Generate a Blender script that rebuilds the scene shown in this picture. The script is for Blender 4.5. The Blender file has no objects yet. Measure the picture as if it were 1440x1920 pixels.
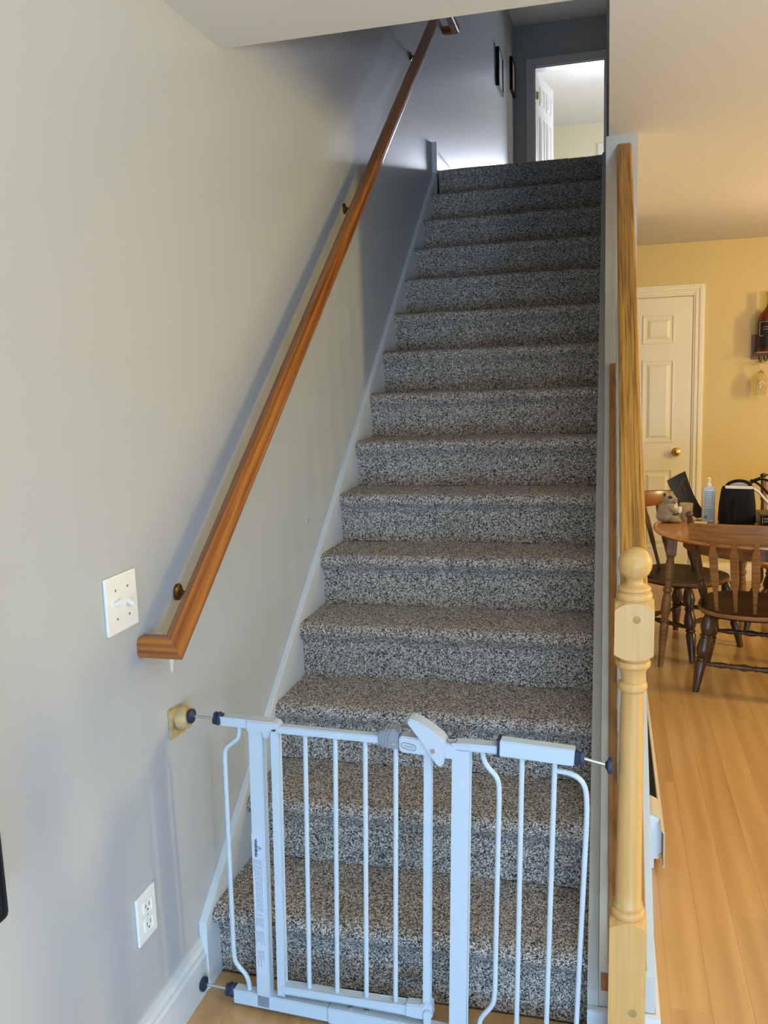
import bpy, bmesh, math, random
import numpy as np
from mathutils import Vector, Matrix, Euler

random.seed(7)
rng = np.random.default_rng(7)
SC = bpy.context.scene
COL = SC.collection

# ------------------------------------------------------------------ camera
YAW, PITCH, ROLL = .2553, .1516, -.0334
CAM = Vector((.9555, -1.8461, 1.4794))
fwd = Vector((-math.sin(YAW)*math.cos(PITCH), math.cos(YAW)*math.cos(PITCH), -math.sin(PITCH)))
rgt = Vector((math.cos(YAW), math.sin(YAW), 0))
upv = rgt.cross(fwd)
r2 = math.cos(ROLL)*rgt + math.sin(ROLL)*upv
u2 = -math.sin(ROLL)*rgt + math.cos(ROLL)*upv
cam_d = bpy.data.cameras.new('camera')
cam = bpy.data.objects.new('camera', cam_d)
COL.objects.link(cam)
M = Matrix.Identity(4)
for i in range(3):
    M[i][0], M[i][1], M[i][2], M[i][3] = r2[i], u2[i], -fwd[i], CAM[i]
cam.matrix_world = M
cam_d.sensor_fit = 'VERTICAL'
cam_d.sensor_height = 32.0
cam_d.lens = 32.0*1620/1920
cam_d.clip_start = .05
SC.camera = cam

# ------------------------------------------------------------------ world, lights, exposure
SC.view_settings.view_transform = 'Standard'
SC.view_settings.look = 'None'
SC.view_settings.gamma = 1.0
SC.view_settings.use_curve_mapping = False
SC.view_settings.exposure = 0.04
w = bpy.data.worlds.new('world'); SC.world = w
w.use_nodes = True
w.node_tree.nodes['Background'].inputs[0].default_value = (.6, .75, 1, 1)
w.node_tree.nodes['Background'].inputs[1].default_value = .6

def area(name, loc, target, sx, sy, power, color, spread=180):
    l = bpy.data.lights.new(name, 'AREA'); l.shape = 'RECTANGLE'
    l.size, l.size_y, l.energy, l.color = sx, sy, power, color
    l.spread = math.radians(spread)
    o = bpy.data.objects.new(name, l); COL.objects.link(o)
    o.location = loc
    o.rotation_euler = (Vector(target)-Vector(loc)).to_track_quat('-Z', 'Y').to_euler()
    return o
def point(name, loc, power, color, r=.06):
    l = bpy.data.lights.new(name, 'POINT'); l.energy, l.color, l.shadow_soft_size = power, color, r
    o = bpy.data.objects.new(name, l); COL.objects.link(o); o.location = loc
    return o
# daylight through the living room patio door behind the camera, and an added warm fill from the right
area('patio_window_light', (1.35, -3.15, .47), (.62, 0, .05), 1.9, .80, 28, (.22, .54, 1.0), 95)
area('patio_sun_light', (2.35, -3.2, 1.15), (.8, .2, .5), .20, .4, 24, (.55, .76, 1.0))
area('side_fill_light', (4.9, 1.6, 1.85), (0, .5, .9), .5, .8, 94, (1.0, .855, .36))
# warm dining lamp, and a cool upward fill added to brighten the ceiling
point('dining_lamp', (2.40, 2.95, 1.80), 18.5, (1.0, .63, .46), .09)
area('ceiling_fill_light', (2.3, -1.9, 1.55), (2.3, -1.9, 3), .4, .4, 120, (.62, .77, .98))
# daylight in the upstairs room
area('upstairs_window_light', (1.0, 11.7, 3.75), (.38, 3.5, 3.0), 1.1, 1.2, 85, (.77, .84, 1.0), 62)
area('upstairs_side_light', (2.9, 9.9, 4.0), (0, 10.2, 4.6), 1.5, 1.3, 32, (1.0, .98, .92))

# ------------------------------------------------------------------ materials
def newmat(name):
    m = bpy.data.materials.new(name); m.use_nodes = True
    nt = m.node_tree
    return m, nt, nt.nodes['Principled BSDF'], nt.nodes.new, nt.links.new
def plain(name, col, rough=.5, metal=0, bump=0, bscale=200, spec=.5, trans=0, ior=1.45, vary=0, vscale=4):
    m, nt, b, N, L = newmat(name)
    b.inputs['Base Color'].default_value = (*col, 1)
    b.inputs['Roughness'].default_value = rough
    b.inputs['Metallic'].default_value = metal
    b.inputs['Specular IOR Level'].default_value = spec
    b.inputs['Transmission Weight'].default_value = trans
    b.inputs['IOR'].default_value = ior
    tc = N('ShaderNodeTexCoord')
    if vary:
        n = N('ShaderNodeTexNoise'); n.inputs['Scale'].default_value = vscale; n.inputs['Detail'].default_value = 4
        L(tc.outputs['Object'], n.inputs['Vector'])
        r = N('ShaderNodeMapRange'); r.inputs['To Min'].default_value = 1-vary; r.inputs['To Max'].default_value = 1+vary
        L(n.outputs['Fac'], r.inputs['Value'])
        mx = N('ShaderNodeVectorMath'); mx.operation = 'SCALE'; mx.inputs[0].default_value = col
        L(r.outputs[0], mx.inputs['Scale']); L(mx.outputs[0], b.inputs['Base Color'])
    if bump:
        n = N('ShaderNodeTexNoise'); n.inputs['Scale'].default_value = bscale; n.inputs['Detail'].default_value = 2
        L(tc.outputs['Object'], n.inputs['Vector'])
        bp = N('ShaderNodeBump'); bp.inputs['Strength'].default_value = bump; bp.inputs['Distance'].default_value = .004
        L(n.outputs['Fac'], bp.inputs['Height']); L(bp.outputs[0], b.inputs['Normal'])
    return m
def wood(name, c1, c2, rot=(0, 0, 0), scale=(30, 30, 1.6), rough=.35, per_obj=0, dist=3.0, coat=0.0, lo=.3, hi=.72, wave=.12, bump=.05):
    """Grain runs along local Z after rotating by rot."""
    m, nt, b, N, L = newmat(name)
    tc = N('ShaderNodeTexCoord')
    rm = N('ShaderNodeMapping'); rm.inputs['Rotation'].default_value = rot
    mp = N('ShaderNodeMapping'); mp.inputs['Scale'].default_value = scale
    L(tc.outputs['Object'], rm.inputs['Vector']); L(rm.outputs[0], mp.inputs['Vector'])
    oi = N('ShaderNodeObjectInfo')
    ad = N('ShaderNodeVectorMath'); ad.operation = 'ADD'
    sc = N('ShaderNodeMath'); sc.operation = 'MULTIPLY'; sc.inputs[1].default_value = 37.0
    L(oi.outputs['Random'], sc.inputs[0])
    L(mp.outputs[0], ad.inputs[0]); L(sc.outputs[0], ad.inputs[1])
    n = N('ShaderNodeTexNoise'); n.inputs['Scale'].default_value = 1; n.inputs['Detail'].default_value = 5
    n.inputs['Distortion'].default_value = dist*.2
    L(ad.outputs[0], n.inputs['Vector'])
    wv = N('ShaderNodeTexWave'); wv.inputs['Scale'].default_value = .35; wv.inputs['Distortion'].default_value = dist
    wv.inputs['Detail'].default_value = 3
    L(ad.outputs[0], wv.inputs['Vector'])
    mixf = N('ShaderNodeMix'); mixf.inputs[0].default_value = wave
    L(n.outputs['Fac'], mixf.inputs[2]); L(wv.outputs['Fac'], mixf.inputs[3])
    cr = N('ShaderNodeValToRGB')
    cr.color_ramp.elements[0].position = lo; cr.color_ramp.elements[1].position = hi
    cr.color_ramp.elements[0].color = (*c1, 1); cr.color_ramp.elements[1].color = (*c2, 1)
    L(mixf.outputs[0], cr.inputs[0])
    out = cr.outputs[0]
    if per_obj:
        r = N('ShaderNodeMapRange'); r.inputs['To Min'].default_value = 1-per_obj; r.inputs['To Max'].default_value = 1+per_obj
        L(oi.outputs['Random'], r.inputs['Value'])
        v = N('ShaderNodeVectorMath'); v.operation = 'SCALE'
        L(out, v.inputs[0]); L(r.outputs[0], v.inputs['Scale']); out = v.outputs[0]
    L(out, b.inputs['Base Color'])
    b.inputs['Roughness'].default_value = rough
    b.inputs['Coat Weight'].default_value = coat
    b.inputs['Coat Roughness'].default_value = .15
    bp = N('ShaderNodeBump'); bp.inputs['Strength'].default_value = bump; bp.inputs['Distance'].default_value = .001
    L(mixf.outputs[0], bp.inputs['Height']); L(bp.outputs[0], b.inputs['Normal'])
    return m

SLOPE_ROT = (math.radians(53), 0, 0)      # turns the 37 degree pitch of the stairs onto Z
MW = {}
MW['wall'] = plain('wall_paint', (.455, .46, .46), .38, bump=.05, bscale=180, vary=.03, vscale=1.5)
MW['dining'] = plain('dining_wall_paint', (.71, .54, .20), .5, bump=.05, bscale=180, vary=.03)
MW['ceil'] = plain('ceiling_paint', (.74, .75, .70), .7, bump=.05, bscale=120)
MW['trim'] = plain('trim_paint', (.66, .66, .645), .35, vary=.03, vscale=9)
MW['curb'] = plain('worn_cream_paint', (.56, .53, .45), .45, vary=.07, vscale=14)
MW['door'] = plain('door_paint', (.87, .79, .54), .4)
MW['cream'] = plain('upstairs_cream_paint', (.78, .73, .55), .6)
MW['white'] = plain('bright_white_paint', (.82, .82, .80), .5)
MW['gate'] = plain('white_enamel', (.52, .58, .62), .3, spec=.5)
MW['gateplastic'] = plain('white_plastic', (.53, .57, .61), .35)
MW['greyplastic'] = plain('grey_plastic', (.27, .28, .29), .4)
MW['navy'] = plain('navy_plastic', (.022, .03, .06), .5)
MW['steel'] = plain('bolt_steel', (.62, .62, .60), .28, metal=1)
MW['ink'] = plain('ink_black', (.02, .02, .03), .6)
MW['inkgrey'] = plain('ink_grey', (.22, .23, .28), .7)
MW['label'] = plain('paper_label', (.56, .60, .65), .5)
MW['oak'] = wood('oak_rail', (.21, .075, .007), (.56, .255, .036), SLOPE_ROT, (170, 170, 3.2), .4, coat=.08, wave=.03, lo=.34, hi=.60)
MW['newel'] = wood('pale_oak_newel', (.54, .29, .085), (.66, .37, .118), (0, 0, 0), (75, 75, 3), .42, coat=.06, lo=.1, hi=.75)
MW['plug'] = wood('oak_plug', (.36, .20, .07), (.48, .29, .11), (1.57, 0, 0), (40, 40, 6), .8)
MW['pine'] = wood('orange_pine_rail', (.20, .045, .004), (.50, .165, .02), SLOPE_ROT, (75, 75, 1.6), .3, coat=.18, lo=.33, hi=.64)
MW['pineret'] = wood('orange_pine_return', (.20, .045, .004), (.50, .165, .02), (0, 1.57, 0), (55, 55, 1.4), .3, coat=.18)
MW['shoe'] = wood('dark_oak_shoe', (.22, .09, .02), (.42, .20, .055), SLOPE_ROT, (50, 50, 2), .45)
MW['blockwood'] = wood('birch_block', (.42, .28, .11), (.58, .41, .19), (0, 1.57, 0), (40, 40, 6), .5)
MW['plank'] = wood('laminate_plank', (.42, .21, .075), (.63, .365, .148), (1.57, 0, 0), (13, 13, .9), .24, per_obj=.05, dist=5, coat=.4, lo=.1, hi=.9, wave=.2, bump=.01)
MW['darkwood'] = wood('dark_walnut', (.035, .012, .005), (.10, .04, .015), (0, 0, 0), (40, 40, 3), .36, coat=.22)
MW['seatwood'] = wood('dark_seat_wood', (.025, .010, .005), (.065, .026, .011), (0, 1.57, 0), (40, 40, 3), .5)
MW['midwood'] = wood('worn_brown_wood', (.17, .068, .018), (.32, .145, .042), (0, 1.57, 0), (40, 40, 3), .5, coat=.04)
MW['tablewood'] = wood('table_maple', (.36, .13, .03), (.56, .24, .065), (0, 1.57, 0), (22, 22, 2.2), .22, coat=.5)
MW['lamplit'] = wood('lamplit_wood', (.42, .14, .025), (.62, .24, .05), (0, 1.57, 0), (40, 40, 3), .3, coat=.4)  # lamplight on the far chair is put into this orange wood colour
MW['redwood'] = wood('reddish_wood', (.14, .035, .008), (.27, .075, .016), (0, 1.57, 0), (40, 40, 3), .35, coat=.3)
MW['brass'] = plain('brass', (.80, .52, .16), .22, metal=1)
MW['bronze'] = plain('dark_bronze', (.16, .09, .03), .35, metal=1)
MW['plate'] = plain('ivory_plastic', (.80, .79, .74), .35)
MW['slot'] = plain('slot_dark', (.03, .03, .03), .6)
MW['black'] = plain('black_plastic', (.006, .006, .007), .3)
MW['fabric'] = plain('black_nylon', (.007, .008, .011), .75, bump=.3, bscale=700)
MW['leather'] = plain('black_leather', (.022, .018, .014), .6, bump=.25, bscale=300)
MW['seam'] = plain('grey_seam', (.11, .10, .09), .7)
MW['heater'] = plain('heater_enamel', (.74, .76, .78), .35)
MW['heatertop'] = plain('heater_beige', (.56, .47, .38), .45)
MW['fins'] = plain('heater_fins', (.10, .09, .08), .5)
MW['stone'] = plain('grey_stoneware', (.27, .21, .145), .55, vary=.35, vscale=40, bump=.3, bscale=250)
MW['stonedark'] = plain('dark_glaze', (.025, .02, .017), .4)
MW['stonelight'] = plain('pale_glaze', (.70, .66, .58), .5)
MW['wax'] = plain('cream_glass', (.66, .50, .27), .3)
MW['waxcore'] = plain('pale_wax', (.80, .70, .50), .5)
MW['sani'] = plain('clear_bluish_plastic', (.52, .58, .62), .2, vary=.05, vscale=30)
MW['sanilabel'] = plain('blue_label', (.27, .40, .53), .45, vary=.2, vscale=60)
MW['paper'] = plain('white_paper', (.72, .66, .56), .7)
MW['cable'] = plain('grey_cable', (.25, .23, .20), .5)
MW['cream_pump'] = plain('cream_plastic', (.78, .72, .56), .4)
MW['amber'] = plain('amber_bottle_glass', (.17, .018, .006), .08, spec=.7)
MW['gold'] = plain('gold_foil', (.72, .47, .13), .35, metal=.7)
MW['labelblack'] = plain('black_label', (.02, .014, .012), .5)
MW['red'] = plain('red_print', (.55, .06, .03), .5)
MW['glass'] = plain('clear_glass', (.96, .95, .9), .02, trans=1, ior=1.45)
MW['rackwood'] = wood('rack_wood', (.16, .08, .04), (.28, .15, .08), (0, 0, 0), (30, 30, 3), .5)
MW['artblue'] = plain('art_pale_blue', (.30, .45, .50), .5, vary=.5, vscale=14)
MW['artpink'] = plain('art_pale_pink', (.55, .42, .42), .5, vary=.4, vscale=14)
MW['tvscreen'] = plain('dark_screen', (.012, .007, .005), .12)
MW['scuff'] = plain('scuff_grey', (.22, .21, .21), .7)
MW['patch'] = plain('wall_filler', (.66, .66, .68), .8)
MW['blind'] = plain('tan_blind', (.62, .52, .30), .7)

for _n, _v in (('seatwood', .15), ('newel', .3), ('black', .25), ('fabric', .2), ('midwood', .3), ('plug', .05)):
    MW[_n].node_tree.nodes['Principled BSDF'].inputs['Specular IOR Level'].default_value = _v

def carpet():
    m, nt, b, N, L = newmat('flecked_carpet')
    tc = N('ShaderNodeTexCoord')
    v = N('ShaderNodeTexVoronoi'); v.inputs['Scale'].default_value = 400
    nz = N('ShaderNodeTexNoise'); nz.inputs['Scale'].default_value = 170; nz.inputs['Detail'].default_value = 1
    L(tc.outputs['Object'], nz.inputs['Vector'])
    mx = N('ShaderNodeVectorMath'); mx.operation = 'MULTIPLY_ADD'
    mx.inputs[1].default_value = (.008, .008, .008)
    L(nz.outputs['Color'], mx.inputs[0]); L(tc.outputs['Object'], mx.inputs[2]); L(mx.outputs[0], v.inputs['Vector'])
    sep = N('ShaderNodeSeparateColor'); L(v.outputs['Color'], sep.inputs[0])
    cr = N('ShaderNodeValToRGB'); e = cr.color_ramp
    e.elements[0].position = 0; e.elements[0].color = (.02, .02, .022, 1)
    e.elements[1].position = 1; e.elements[1].color = (.80, .70, .58, 1)
    for p, c in ((.2, (.032, .028, .027)), (.4, (.17, .135, .105)), (.58, (.39, .32, .255)), (.78, (.66, .56, .46))):
        k = e.elements.new(p); k.color = (*c, 1)
    L(sep.outputs[0], cr.inputs[0])
    # flecks keep one random tone per loop
    L(cr.outputs[0], b.inputs['Base Color'])
    b.inputs['Roughness'].default_value = 1; b.inputs['Specular IOR Level'].default_value = .1
    b.inputs['Sheen Weight'].default_value = .12; b.inputs['Sheen Roughness'].default_value = .6
    iv = N('ShaderNodeMath'); iv.operation = 'SUBTRACT'; iv.inputs[0].default_value = 1
    L(v.outputs['Distance'], iv.inputs[1])
    bp = N('ShaderNodeBump'); bp.inputs['Strength'].default_value = .45; bp.inputs['Distance'].default_value = .003
    L(iv.outputs[0], bp.inputs['Height']); L(bp.outputs[0], b.inputs['Normal'])
    return m
MW['carpet'] = carpet()

# ------------------------------------------------------------------ mesh helpers
def bx(bm, x0, x1, y0, y1, z0, z1, bev=0):
    r = bmesh.ops.create_cube(bm, size=1)
    vs = r['verts']
    for v in vs:
        v.co = Vector((x0+(x1-x0)*(v.co.x+.5), y0+(y1-y0)*(v.co.y+.5), z0+(z1-z0)*(v.co.z+.5)))
    if bev:
        es = list({e for v in vs for e in v.link_edges})
        bmesh.ops.bevel(bm, geom=es, offset=bev, segments=2, affect='EDGES', profile=.6)
def prism(bm, pts, axis, a, b, bev=0):
    """pts: 2-D polygon in the two other axes (in xyz order); extruded along axis from a to b."""
    i = 'xyz'.index(axis)
    def P(p, t):
        c = list(p); c.insert(i, t); return Vector(c)
    va = [bm.verts.new(P(p, a)) for p in pts]; vb = [bm.verts.new(P(p, b)) for p in pts]
    fs = [bm.faces.new(va), bm.faces.new(vb[::-1])]
    n = len(pts)
    for k in range(n):
        fs.append(bm.faces.new((va[k], vb[k], vb[(k+1) % n], va[(k+1) % n])))
    bmesh.ops.recalc_face_normals(bm, faces=fs)
    if bev:
        es = list({e for f in fs for e in f.edges})
        bmesh.ops.bevel(bm, geom=es, offset=bev, segments=2, affect='EDGES')
def frame_of(d):
    d = d.normalized()
    a = Vector((0, 0, 1)) if abs(d.z) < .9 else Vector((1, 0, 0))
    u = a.cross(d).normalized(); v = d.cross(u)
    return u, v
def ring_skin(bm, rings, closed_ends=True):
    vs = [[bm.verts.new(p) for p in r] for r in rings]
    n = len(vs[0]); fs = []
    for a, b in zip(vs[:-1], vs[1:]):
        for k in range(n):
            fs.append(bm.faces.new((a[k], a[(k+1) % n], b[(k+1) % n], b[k])))
    if closed_ends:
        fs.append(bm.faces.new(vs[0][::-1])); fs.append(bm.faces.new(vs[-1]))
    bmesh.ops.recalc_face_normals(bm, faces=fs)
    for f in fs: f.smooth = True
    for e in {e for f in fs for e in f.edges}:
        if len(e.link_faces) == 2 and e.calc_face_angle(0) > .75: e.smooth = False
def turned(bm, p0, p1, prof, seg=16, caps=True):
    """lathe about the line p0-p1; prof = [(t, r)], t in 0..1 along it"""
    p0, p1 = Vector(p0), Vector(p1); d = p1-p0; u, v = frame_of(d)
    rings = []
    for t, r in prof:
        c = p0+d*t
        rings.append([c+(u*math.cos(2*math.pi*k/seg)+v*math.sin(2*math.pi*k/seg))*r for k in range(seg)])
    ring_skin(bm, rings, caps)
def lathe(bm, x, y, prof, seg=24, caps=True):
    """prof = [(z, r)] about a vertical axis"""
    rings = [[Vector((x+r*math.cos(2*math.pi*k/seg), y+r*math.sin(2*math.pi*k/seg), z)) for k in range(seg)] for z, r in prof]
    ring_skin(bm, rings, caps)
def tube(bm, pts, r, seg=10, smooth=0):
    pts = [Vector(p) for p in pts]
    for _ in range(smooth):
        q = [pts[0]]
        for a, b in zip(pts[:-1], pts[1:]):
            q += [a*.75+b*.25, a*.25+b*.75]
        q.append(pts[-1]); pts = q
    rings = []; u = None
    for i, p in enumerate(pts):
        d = (pts[min(i+1, len(pts)-1)]-pts[max(i-1, 0)]).normalized()
        if u is None: u, v = frame_of(d)
        else:
            u = (u-d*u.dot(d)).normalized(); v = d.cross(u)
        rings.append([p+(u*math.cos(2*math.pi*k/seg)+v*math.sin(2*math.pi*k/seg))*r for k in range(seg)])
    ring_skin(bm, rings)
def bar(bm, p0, p1, w, h, side, bev=.002):
    """rectangular bar p0->p1; w measured along 'side', h along the third direction"""
    p0, p1 = Vector(p0), Vector(p1); d = (p1-p0); L = d.length; d.normalize()
    s = Vector(side); s = (s-d*s.dot(d)).normalized(); t = d.cross(s)
    r = bmesh.ops.create_cube(bm, size=1); vs = r['verts']
    for v in vs:
        c = v.co.copy(); v.co = p0+d*(L*(c.x+.5))+s*(w*c.y)+t*(h*c.z)
    if bev:
        es = list({e for v in vs for e in v.link_edges})
        bmesh.ops.bevel(bm, geom=es, offset=bev, segments=2, affect='EDGES')
def ball(bm, c, r, seg=20, scale=(1, 1, 1), rot=None):
    m = Matrix.Translation(Vector(c))
    if rot: m = m @ Euler(rot).to_matrix().to_4x4()
    m = m @ Matrix.Diagonal((*scale, 1))
    r_ = bmesh.ops.create_uvsphere(bm, u_segments=seg, v_segments=max(8, seg*2//3), radius=r, matrix=m)
    for v in r_['verts']:
        for f in v.link_faces: f.smooth = True

def tag(o, label=None, cat=None, group=None, kind=None):
    if label: o['label'] = label
    if cat: o['category'] = cat
    if group: o['group'] = group
    if kind: o['kind'] = kind
    return o
def obj(name, bm, mat, parent=None, base=None):
    """One mesh object from world-space geometry. base moves a top-level object's origin there."""
    me = bpy.data.meshes.new(name)
    org = Vector(base) if base is not None else Vector((0, 0, 0))
    if base is not None: bmesh.ops.translate(bm, verts=bm.verts, vec=-org)
    bm.to_mesh(me); bm.free()
    me.materials.append(mat)
    o = bpy.data.objects.new(name, me); COL.objects.link(o)
    o.location = org
    if parent is not None:
        o.parent = parent
        if parent.get('_w'):     # a thing placed in the world whose parts are built in world space
            o.matrix_parent_inverse = Matrix.Translation(-parent.location)
    return o
def thing(name, label, cat, loc, rz=0, group=None, world=True):
    o = bpy.data.objects.new(name, None); COL.objects.link(o)
    o.location = loc; o.rotation_euler = (0, 0, rz); o.empty_display_size = .1
    if world: o['_w'] = 1
    return tag(o, label, cat, group)
def S(name, bm, mat, parent=None, **k):
    o = obj(name, bm, mat, parent, **k)
    if parent is None: o['kind'] = 'structure'
    return o
B = bmesh.new
def sbox(name, mat, *a, parent=None, bev=0):
    bm = B(); bx(bm, *a, bev=bev); return S(name, bm, mat, parent)

# ------------------------------------------------------------------ dimensions
FZ = -.015                   # laminate floor
CZ = 2.34                    # ground floor ceiling
RISE, RUN = .178, .2382
LZ = 15*RISE                 # landing
UZ = 5.08                    # upstairs ceiling
SW = .92                     # stair width
WX = -.02                    # left wall face
YB = 4.60                    # dining back wall
YU = 7.90                    # upstairs far wall
def capz(y): return .252+.774*y

# ------------------------------------------------------------------ room shell
sbox('wall_left', MW['wall'], -.16, WX, -3.3, 12, -.1, UZ+.1)
# ground-floor ceiling with the stairwell cut out
bm = B()
bx(bm, WX, 5.0, -3.3, .375, CZ, LZ)
bx(bm, .955, 5.0, .375, YB+.12, CZ, LZ-.012)
bx(bm, WX, .955, 3.52, YB+.12, CZ, LZ-.012)
S('ceiling', bm, MW['ceil'])
# stair wall: full-height part behind the railing
bm = B(); bx(bm, .945, 1.058, 1.62, 3.52, FZ, CZ); bx(bm, WX, 1.058, 3.42, 3.52, FZ, CZ)
S('wall_stair', bm, MW['curb'])
# knee wall under the railing with a sloped cap
bm = B(); prism(bm, [(-.08, FZ), (1.62, FZ), (1.62, capz(1.62)), (-.08, capz(-.08))], 'x', .945, 1.062)
S('wall_knee', bm, MW['curb'])
sbox('wall_back', MW['dining'], WX, 5.0, YB, YB+.12, FZ-.05, CZ)
sbox('wall_right', MW['dining'], 5.0, 5.12, -3.3, YB+.12, FZ-.05, CZ)
sbox('wall_front', MW['wall'], WX, 5.0, -3.42, -3.3, FZ-.05, CZ)
# upstairs
bm = B()
bx(bm, WX, 1.0, .255, .375, LZ, UZ)
S('wall_upper_front', bm, MW['wall'])
sbox('wall_upper_right', MW['wall'], .945, 1.06, .375, YU, LZ, UZ)
DX0, DX1, DZ = .195, .915, 4.655
bm = B()
bx(bm, WX, DX0, YU, YU+.12, LZ, UZ); bx(bm, DX1, 3.1, YU, YU+.12, LZ, UZ); bx(bm, DX0, DX1, YU, YU+.12, DZ, UZ)
S('wall_upper_far', bm, MW['wall'])
sbox('ceiling_upper', MW['ceil'], WX, 3.1, .2, 12, UZ, UZ+.1)
sbox('wall_bedroom_far', MW['cream'], WX, 3.1, 11.8, 11.9, LZ, UZ)
sbox('wall_bedroom_right', MW['cream'], 3.0, 3.1, YU, 11.9, LZ, UZ)
sbox('floor_bedroom', MW['carpet'], WX, 3.1, YU, 11.9, LZ-.1, LZ)
bm = B(); bx(bm, -.019, -.012, YU+.12, 11.8, LZ, UZ)
S('wall_bedroom_left', bm, MW['white'])
bm = B(); bx(bm, -.012, 3.0, YU+.12, 11.8, UZ-.008, UZ-.001)
S('ceiling_bedroom', bm, MW['white'])
# far door casing and leaf
bm = B()
bx(bm, DX0-.085, DX0, YU-.018, YU, LZ, DZ+.085, .004); bx(bm, DX1, .944, YU-.018, YU, LZ, DZ+.085, .004)
bx(bm, DX0, DX1, YU-.018, YU, DZ, DZ+.085, .004)
bx(bm, DX0, DX0+.012, YU, YU+.12, LZ, DZ); bx(bm, DX1-.012, DX1, YU, YU+.12, LZ, DZ); bx(bm, DX0, DX1, YU, YU+.12, DZ-.012, DZ)
S('trim_upstairs_doorway', bm, MW['trim'])

def six_panel_door(name, Wd, H, th, mat, panels):
    """door in local coords: hinge edge at x=0, y thickness, z up; raised panels are parts"""
    d = bpy.data.objects.new(name, None); COL.objects.link(d); d['kind'] = 'structure'
    bm = B(); bx(bm, 0, Wd, 0, th, 0, H, .003)
    obj('door_slab', bm, mat, d)
    for (x0, x1, z0, z1) in panels:
        bm = B()
        for s in (-1, 1):
            y = 0 if s < 0 else th
            # sunk-looking moulding ring and raised field
            for (a, b, c, e) in ((x0, x1, z0, z0+.014), (x0, x1, z1-.014, z1), (x0, x0+.014, z0+.014, z1-.014), (x1-.014, x1, z0+.014, z1-.014)):
                bx(bm, a, b, min(y, y+s*.006), max(y, y+s*.006), c, e, .0025)
            f0 = [(x0+.032, z0+.032), (x1-.032, z0+.032), (x1-.032, z1-.032), (x0+.032, z1-.032)]
            f1 = [(x0+.052, z0+.052), (x1-.052, z0+.052), (x1-.052, z1-.052), (x0+.052, z1-.052)]
            va = [bm.verts.new((p[0], y+s*.0002, p[1])) for p in f0]; vb = [bm.verts.new((p[0], y+s*.008, p[1])) for p in f1]
            fs = [bm.faces.new(vb)]+[bm.faces.new((va[k], va[(k+1) % 4], vb[(k+1) % 4], vb[k])) for k in range(4)]
            bmesh.ops.recalc_face_normals(bm, faces=fs)
            if (fs[0].normal.y > 0) != (s > 0): bmesh.ops.reverse_faces(bm, faces=fs)
        obj('panel', bm, mat, d)
    return d
def panel_set(Wd, H):
    st, ml = .115, .10; pw = (Wd-2*st-ml)/2
    xs = ((st, st+pw), (st+pw+ml, Wd-st))
    zs = ((.22, .80), (.99, 1.575), (1.685, 1.885))
    return [(a, b, c*H/2.0, d*H/2.0) for a, b in xs for c, d in zs]
d2 = six_panel_door('door_2', .70, 1.97, .035, MW['white'], panel_set(.70, 1.97))
d2.location = (DX0+.014, YU+.125, LZ+.005); d2.rotation_euler = (0, 0, math.radians(79))
bm = B()
bx(bm, DX0+.012, DX0+.036, YU+.085, YU+.119, 4.36, 4.44, .003)
tube(bm, [(DX0+.03, YU+.122, 4.36), (DX0+.03, YU+.122, 4.44)], .006)
obj('hinge', bm, MW['brass'], d2); bpy.data.objects['hinge'].matrix_parent_inverse = (Matrix.Translation(d2.location) @ Euler(d2.rotation_euler).to_matrix().to_4x4()).inverted()
# bedroom window
wn = bpy.data.objects.new('window_1', None); COL.objects.link(wn); wn['kind'] = 'structure'
bm = B()
for a in ((.80, .88, 3.3, 4.78), (1.95, 2.03, 3.3, 4.78), (.88, 1.95, 4.70, 4.78), (.88, 1.95, 3.3, 3.38)):
    bx(bm, a[0], a[1], 11.765, 11.8, a[2], a[3], .004)
obj('window_frame', bm, MW['white'], wn)
bm = B(); bx(bm, .88, 1.95, 11.79, 11.799, 3.38, 4.70)
obj('blind', bm, MW['blind'], wn)

# dining door (door_1) with casing
d1 = six_panel_door('door_1', .76, 1.985, .03, MW['door'], panel_set(.76, 1.985))
d1.location = (.762, YB-.012, FZ+.008)
d1.scale = (1, 1, 1)
bm = B(); kx, kz = 1.431-.762, .907-FZ-.008
turned(bm, (kx, -.0005, kz), (kx, -.062, kz), [(0, .03), (.08, .031), (.16, .024), (.22, .011), (.5, .010), (.58, .020), (.72, .0275), (.88, .024), (.97, .012), (1, .003)], 20)
obj('door_knob', bm, MW['brass'], d1)
bm = B()
for k, (o0, o1, dp) in enumerate(((0, .075, .014), (.012, .03, .020), (.04, .062, .022))):
    x0 = 1.526
    bx(bm, x0+o0, x0+o1, YB-dp, YB, FZ, 1.984+o1, .003)
    bx(bm, .75-o1, .75-o0, YB-dp, YB, FZ, 1.984+o1, .003)
    bx(bm, .75-o0+.0002, x0+o0-.0002, YB-dp, YB, 1.984+o0, 1.984+o1, .003)
S('trim_dining_doorway', bm, MW['door'])
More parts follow.
